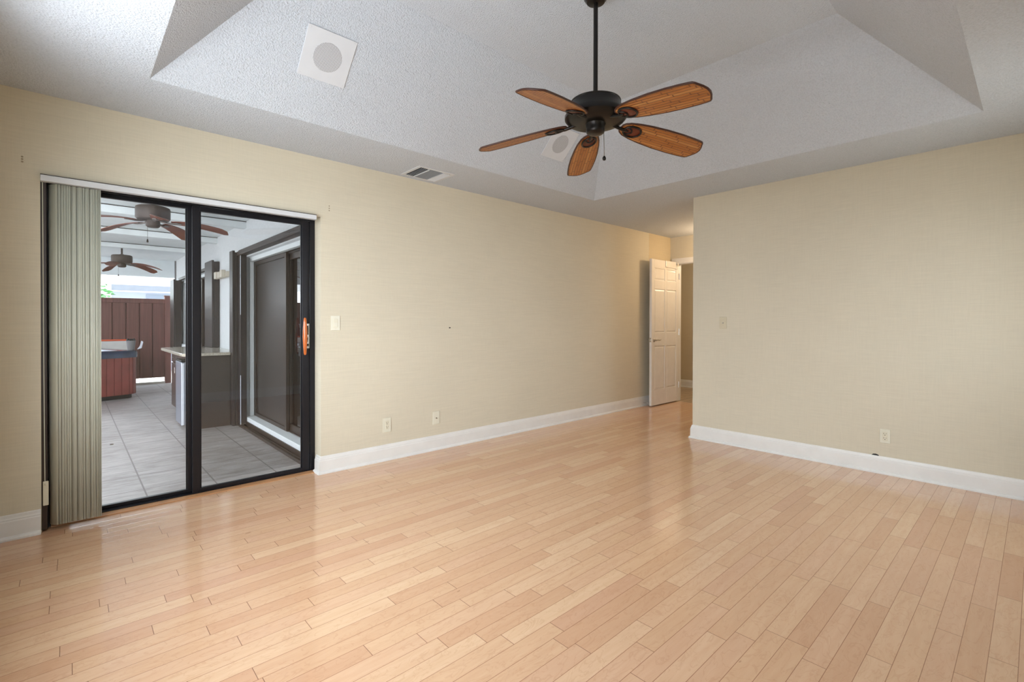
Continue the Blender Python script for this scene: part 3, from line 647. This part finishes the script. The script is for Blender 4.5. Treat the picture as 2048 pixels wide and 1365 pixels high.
# beige fixture
m = MB(); m.box(1.60, 1.65, 7.62, 8.20, 1.80, 1.875); WF = (1.62, 7.9, 1.8); wf = empty('wall_fixture', WF); tag(wf, 'beige boxy bracket fixture on the white patio wall between the shutters', 'wall fixture')
ch(m, 'back_bar', FIXT, wf, WF, bevel=.006)
for y, h_ in ((7.66, .06), (7.82, .045), (8.02, .055)):
    m = MB(); m.box(1.555, 1.61, y, y+.12, 1.79, 1.835+h_); ch(m, 'bracket_block', FIXT, wf, WF, bevel=.008)
m = MB(); m.tube([(1.645, 12.2, 2.43), (1.645, 12.2, 2.0)], .022, 10); o = m.build('conduit_pipe', GREYP); tag(o, 'short grey vertical pipe near the far end of the patio wall', 'pipe')

# counter and fridge
K = (1.3, 7.7, G); cb = empty('patio_cabinet', K); tag(cb, 'dark espresso base cabinet under the granite patio counter', 'cabinet')
m = MB(); m.box(1.145, 1.645, 7.62, 8.80, G+.07, .745).box(1.20, 1.645, 7.62, 8.80, G, G+.07); ch(m, 'cabinet_body', CABD, cb, K, bevel=.003)
for i, (ya, yb_) in enumerate(((7.64, 8.20), (8.22, 8.78))):
    m = MB(); m.box(1.127, 1.145, ya, yb_, .575, .735); q = ch(m, 'drawer', CABD, cb, K, bevel=.003)
    m = MB(); m.tube([(1.127, (ya+yb_)/2-.05, .65), (1.10, (ya+yb_)/2-.05, .65), (1.10, (ya+yb_)/2+.05, .65), (1.127, (ya+yb_)/2+.05, .65)], .005, 6); ch(m, 'drawer_pull', CHROME, q, K)
    m = MB(); m.box(1.127, 1.145, ya, yb_, G+.08, .56); q = ch(m, 'cabinet_door', CABD, cb, K, bevel=.003)
    yy = yb_-.06 if i == 0 else ya+.06
    m = MB(); m.tube([(1.127, yy, .44), (1.10, yy, .44), (1.10, yy, .52), (1.127, yy, .52)], .005, 6); ch(m, 'door_pull', CHROME, q, K)
m = MB(); m.box(1.18, 1.512, 6.965, 7.0, G, .745).box(1.14, 1.18, 6.965, 7.62, .69, .745); ch(m, 'end_panel', PANELD, cb, K, bevel=.002)
m = MB()
q = [(1.02, 6.94), (1.512, 6.94), (1.512, 7.04), (1.645, 7.04), (1.645, 8.86), (1.02, 8.86)]
q = [(1.08, 6.94), (1.5125, 6.94), (1.5125, 7.04), (1.645, 7.04), (1.645, 8.86), (1.08, 8.86), (1.03, 8.84), (1.0, 8.78), (.99, 8.7), (.99, 7.06), (1.0, 6.99), (1.03, 6.95)]
m.prism(q, .747, .785); o = m.build('patio_countertop', GRANITE, bevel=.008); tag(o, 'speckled granite countertop with rounded corners on the patio cabinets', 'countertop')
K2 = (1.1, 7.35, G); fr = empty('mini_fridge', K2); tag(fr, 'stainless steel mini fridge standing under the patio counter', 'fridge')
m = MB(); m.box(1.085, 1.175, 7.19, 7.60, G+.025, .685).box(1.085, 1.60, 7.19, 7.60, G+.025, .685); ch(m, 'fridge_body', BLACK, fr, K2, bevel=.006)
m = MB(); m.box(1.02, 1.082, 7.175, 7.60, G+.03, .665); dr = ch(m, 'fridge_door', STEEL, fr, K2, bevel=.008)
m = MB(); m.box(1.021, 1.049, 7.160, 7.1745, G+.035, .655); o = ch(m, 'handle_strip', STEELL, dr, K2, bevel=.004); o['label'] = 'pale vertical edge strip'
m = MB(); m.box(1.02, 1.082, 7.175, 7.60, .667, .69); ch(m, 'door_cap', BLACK, dr, K2, bevel=.005)
for y in (7.21, 7.56):
    m = MB(); m.lathe([(0, 0), (.014, 0), (.014, .028), (0, .028)], (1.11, y, G), 10); ch(m, 'foot', BLACK, fr, K2)

# hot tub
TB = (.884, 10.58, G); tub = empty('hot_tub', TB, math.atan2(.2, .555)); tag(tub, 'hot tub with reddish brown slatted cabinet and glossy dark blue rim', 'hot tub')
def rrect(x0, x1, y0, y1, r, n=6):
    p = []
    for cx, cy, a in ((x1-r, y0+r, -PI/2), (x1-r, y1-r, 0), (x0+r, y1-r, PI/2), (x0+r, y0+r, PI)):
        for k in range(n+1): p.append((cx+r*math.cos(a+PI/2*k/n), cy+r*math.sin(a+PI/2*k/n)))
    return p
S_ = 1.76
m = MB(); m.prism(rrect(-S_+.04, -.04, .04, S_-.04, .12), .0, .07); m.build('tub_base', BLACK, tub)
m = MB(); m.prism(rrect(-S_, 0, 0, S_, .14), .07, .71)
m.build('cabinet_core', TUBW, tub)
m = MB()
x = -.145
while x > -S_+.2:
    m.box(x-.102, x-.004, -.012, .004, .075, .705); x -= .106
for k in range(4):
    a0_ = -PI/2+PI/2*k/4+.04; a1_ = -PI/2+PI/2*(k+1)/4-.04; cx, cy = -.14, .14
    m.prism([(cx+.138*math.cos(a0_), cy+.138*math.sin(a0_)), (cx+.152*math.cos(a0_), cy+.152*math.sin(a0_)), (cx+.152*math.cos(a1_), cy+.152*math.sin(a1_)), (cx+.138*math.cos(a1_), cy+.138*math.sin(a1_))], .075, .705)
y = .145
while y < S_-.2:
    m.box(-.004, .012, y+.004, y+.102, .075, .705); y += .106
m.build('slat_panels', TUBW, tub, bevel=.002)
# shell rim: outer rounded lip and inner basin
m = MB(); o1 = rrect(-S_-.03, .03, -.03, S_+.03, .17); n_ = len(o1)
rings = [(o1, .70), (rrect(-S_-.035, .035, -.035, S_+.035, .175), .76), (rrect(-S_-.02, .02, -.02, S_+.02, .16), .815), (rrect(-S_+.03, -.03, .03, S_-.03, .14), .825), (rrect(-S_+.17, -.17, .17, S_-.17, .16), .812)]
vs = [(p[0], p[1], z) for rg, z in rings for p in rg]
m.add(vs, [(r_*n_+i, r_*n_+(i+1) % n_, (r_+1)*n_+(i+1) % n_, (r_+1)*n_+i) for r_ in range(len(rings)-1) for i in range(n_)])
m.build('shell_rim', TUBR, tub, smooth=60)
m = MB(); ri = [(rrect(-S_+.17, -.17, .17, S_-.17, .16), .811), (rrect(-S_+.22, -.22, .22, S_-.22, .14), .76), (rrect(-S_+.5, -.5, .5, S_-.5, .14), .74)]
vs = [(p[0], p[1], z) for rg, z in ri for p in rg]
m.add(vs, [(r_*n_+i, r_*n_+(i+1) % n_, (r_+1)*n_+(i+1) % n_, (r_+1)*n_+i) for r_ in range(2) for i in range(n_)]+[tuple(2*n_+i for i in range(n_))])
m.build('inner_basin', TUBI, tub, smooth=60)
# low pale cover behind the tub with an orange-red top edge
m = MB(); m.box(-1.1, .915, 12.46, 12.52, G, .775); CVB = (0, 12.49, G); cv = empty('tub_cover', CVB); tag(cv, 'pale low cover panel with orange red top edge standing behind hot tub', 'tub cover')
ch(m, 'cover_panel', PALE, cv, CVB, bevel=.006)
m = MB(); m.box(-1.1, .92, 12.452, 12.524, .775, .806); ch(m, 'cover_edge', REDO, cv, CVB, bevel=.006)
# bucket on the tub corner
bk = empty('bucket', (.795, 10.74, .674)); tag(bk, 'small grey bucket on the corner of the hot tub rim', 'bucket')
m = MB(); m.lathe([(0, 0), (.048, 0), (.066, .15), (.069, .152), (.069, .160), (.062, .160), (.045, .012), (0, .012)], (0, 0, 0), 20); m.build('bucket_body', GREYP, bk, smooth=40)
m = MB(); m.tube([(.05*math.cos(a), .05*math.sin(a), .165+.02*math.sin(3*a)) for a in [2*PI*k/14 for k in range(14)]], .016, 6, closed=True); m.build('bucket_contents', BLACK, bk, smooth=60)
m = MB(); m.prism([(-.01, 0), (.05, .02), (.075, .13), (.05, .15), (.03, .06)], -.03, .03, T(.05, 0, 0) @ Rx(PI/2)); o = m.build('paper_bag', STEELL, bevel=.004); o.location = (.84, 10.74, .678); tag(o, 'small crumpled white bag beside the grey bucket on the hot tub', 'bag')

# fence
FB = (0, 12.64, G); fe = empty('privacy_fence', FB); tag(fe, 'reddish brown board privacy fence at the far end of the patio', 'fence')
m = MB(); m.box(-4.2, 1.60, 12.60, 12.65, 1.55, 1.645); ch(m, 'top_rail', FENCE, fe, FB, bevel=.004)
m = MB(); x = 1.50
while x > -4.0:
    m.box(x-.202, x, 12.608, 12.630, -.02, 1.55); x -= .218
m.box(-4.2, 1.5, 12.642, 12.648, -.02, 1.55)
ch(m, 'board_panel', FENCE, fe, FB, bevel=.003)
m = MB(); m.box(1.50, 1.61, 12.58, 12.68, G, 1.70).box(1.49, 1.62, 12.57, 12.69, 1.70, 1.72); ch(m, 'post', FENCE, fe, FB, bevel=.004)
m = MB(); m.box(-2.35, -2.24, 12.58, 12.68, G, 1.70).box(-2.36, -2.23, 12.57, 12.69, 1.70, 1.72); ch(m, 'post', FENCE, fe, FB, bevel=.004)
m = MB(); m.box(-4.2, 1.50, 12.56, 12.60, G, G+.045); ch(m, 'bottom_board', CONC, fe, FB)
# side fence far to the left of the porch
FB2 = (-6, 8, G-.1); fe2 = empty('privacy_fence', FB2); tag(fe2, 'brown board side fence across the garden', 'fence')
m = MB(); m.box(-6.05, -6, -3, 13, G-.1, 1.5); ch(m, 'board_panel', FENCE, fe2, FB2)

# garden, neighbour's house, tree
m = MB(); m.box(-30, 1.6, 12.62, 60, G-.2, G-.12).box(-30, PX0, -20, 12.62, G-.2, G-.12).box(1.6, 40, 12.62, 60, G-.2, G-.12).box(PX0, 20, -20, YR-.2, G-.2, G-.12)
structure(m.build('floor', CONC), 'pale ground outside the house', 'ground')
NB = (4, 17, G); nb = empty('neighbour_house', NB); tag(nb, 'grey blue neighbouring house with bright white eave beyond the fence', 'house')
m = MB(); m.box(.75, 9, 17, 17.2, G-.1, 2.3); ch(m, 'house_wall', HOUSEW, nb, NB)
m = MB(); m.box(.70, .84, 16.95, 17.1, G-.1, 2.3).box(.84, 9, 16.97, 17.0, 1.98, 2.01); ch(m, 'corner_trim', SNOW, nb, NB)
m = MB(); m.add([(-3.5, 16.2, 2.13), (9, 16.2, 2.13), (9, 16.2, 2.36), (-3.5, 16.2, 2.36), (-3.5, 20, 3.6), (9, 20, 3.6), (-3.5, 20, 3.4), (9, 20, 3.4)], [(0, 1, 2, 3), (3, 2, 5, 4), (0, 1, 7, 6), (4, 5, 7, 6), (0, 3, 4, 6), (1, 2, 5, 7)]); ch(m, 'roof', SNOW, nb, NB)
m = MB(); m.box(1.6, 5.2, 16.975, 17.0, 1.80, 1.93); ch(m, 'window', plain('neighbour_glass', srgb(120, 132, 148), .2), nb, NB)
TR = (0.30, 15.2, G); tr_ = empty('garden_tree', TR); tag(tr_, 'bright green leafy tree beyond the fence left of the grey house', 'tree')
m = MB(); m.tube([(0, 0, -.1), (.02, 0, .8), (-.05, .05, 1.5)], [.07, .055, .03], 8); m.build('trunk', DARKBR, tr_)
m = MB(); r2 = random.Random(3)
for i in range(900):
    u_, v_, q_ = r2.uniform(0, 2*PI), r2.uniform(-1, 1), r2.random()**.33*.85
    p = Vector((math.sqrt(1-v_*v_)*math.cos(u_), math.sqrt(1-v_*v_)*math.sin(u_), v_))*q_; p = Vector((p.x*.62, p.y*.6, 1.75+p.z*.75))
    e = Matrix.Rotation(r2.uniform(0, 6), 3, 'Z') @ Matrix.Rotation(r2.uniform(0, 3), 3, 'X'); s_ = r2.uniform(.04, .08)
    vs = [p+e @ Vector(c)*s_ for c in ((-1, 0, 0), (0, -.45, .1), (1.1, 0, 0), (0, .45, .1))]
    m.add(vs, [(0, 1, 2, 3)])
m.build('foliage', LEAF, tr_)
m = MB(); m.prism([(-.014, 0), (-.005, .008), (.01, .007), (.016, -.002), (.005, -.008)], 0, .005); o = m.build('fallen_leaf', DRY); o.location = (.33, 6.72, G+.001); tag(o, 'tiny dark dry leaf lying on the patio tiles', 'leaf')

# ================================================================== PATIO FANS
def patio_fan(loc, phase, tipz, label, zm=2.232, R_=.63):
    f = empty('patio_fan', loc); tag(f, label, 'ceiling fan', 'brown ceiling fans over the patio')
    m = MB(); m.lathe([(0, 2.439), (.078, 2.439), (.078, 2.430), (.056, 2.388), (.03, 2.380), (0, 2.380)], (0, 0, 0), 28); m.build('ceiling_canopy', OUTBR, f, smooth=40)
    m = MB(); m.lathe([(0, 2.40), (.013, 2.40), (.013, zm+.085), (.03, zm+.08), (.04, zm+.068), (0, zm+.066)], (0, 0, 0), 16); m.build('downrod', OUTBR, f, smooth=40)
    m = MB(); m.lathe([(0, zm+.068), (.12, zm+.066), (.136, zm+.058), (.14, zm+.042), (.14, zm-.042), (.128, zm-.060), (.06, zm-.068), (0, zm-.068)], (0, 0, 0), 40); m.build('motor_housing', OUTBR, f, smooth=35)
    m = MB(); m.lathe([(0, zm-.06), (.058, zm-.06), (.058, zm-.118), (.045, zm-.132), (.02, zm-.136), (0, zm-.136)], (0, 0, 0), 28); m.build('switch_housing', OUTBR, f, smooth=35)
    m = MB(); m.tube([(-.045, -.02, zm-.115), (-.045, -.02, zm-.27)], .0014, 6); pc = m.build('pull_chain', BRONZE, f)
    m = MB(); m.lathe([(0, .02), (.005, .016), (.009, -.008), (.006, -.014), (0, -.014)], (-.045, -.02, zm-.27), 10); m.build('chain_pull', BRONZE, pc)
    zr = zm-.076; drop = zr-tipz
    first = None
    for k in range(5):
        a = math.radians(phase+72*k); M = Rz(a) @ T(0, 0, zr)
        if first is None:
            m = MB(); n = 12; tops = []
            rr = [.15+(R_-.15)*i/n for i in range(n+1)]
            def hw(r): t = (r-.15)/(R_-.15); return .030+.036*math.sin(min(1, t*1.25)*PI/2)*(1 if t < .9 else math.sqrt(max(0, 1-((t-.9)/.1)**2))*.8+.2)
            vs = []
            for r in rr:
                t = (r-.15)/(R_-.15); z = -.004+.012*t-(drop+.012)*t**1.9; q = hw(r)
                for s_, zz in ((-1, .014), (1, -.014)):
                    for tz in (0, .007): vs.append((r, s_*q, z+zz*q/.06+tz))
            fs = []
            for i in range(n):
                a_ = i*4; b_ = a_+4
                fs += [(a_, b_, b_+2, a_+2), (a_+1, a_+3, b_+3, b_+1), (a_, a_+1, b_+1, b_), (a_+2, b_+2, b_+3, a_+3)]
            fs += [(0, 2, 3, 1), (n*4, n*4+1, n*4+3, n*4+2)]
            m.add(vs, fs); b = m.build('blade', OUTBL, f, smooth=50)
            m = MB(); m.tube([(.05, 0, .01), (.10, 0, -.006), (.15, 0, -.010), (.20, .015, -.010)], [.012, .008, .009, .006], 8).tube([(.14, 0, -.010), (.20, -.018, -.007)], .006, 8); m.prism([(.15, -.022), (.22, -.026), (.235, 0), (.22, .026), (.15, .022)], -.012, -.006)
            i_ = m.build('blade_iron', SILV, f, smooth=50); first = (b, i_)
        else:
            b = first[0].copy(); i_ = first[1].copy(); C.objects.link(b); C.objects.link(i_); b.parent = f; i_.parent = f
        b.matrix_local = M; i_.matrix_local = M
    return f
patio_fan((.60, 5.8, 0), -18.8, 2.074, 'nearer brown patio ceiling fan seen through the glass door', 2.218)
patio_fan((.64, 10.2, 0), -36.4, 2.03, 'farther and smaller looking brown patio ceiling fan', 2.195, .60)
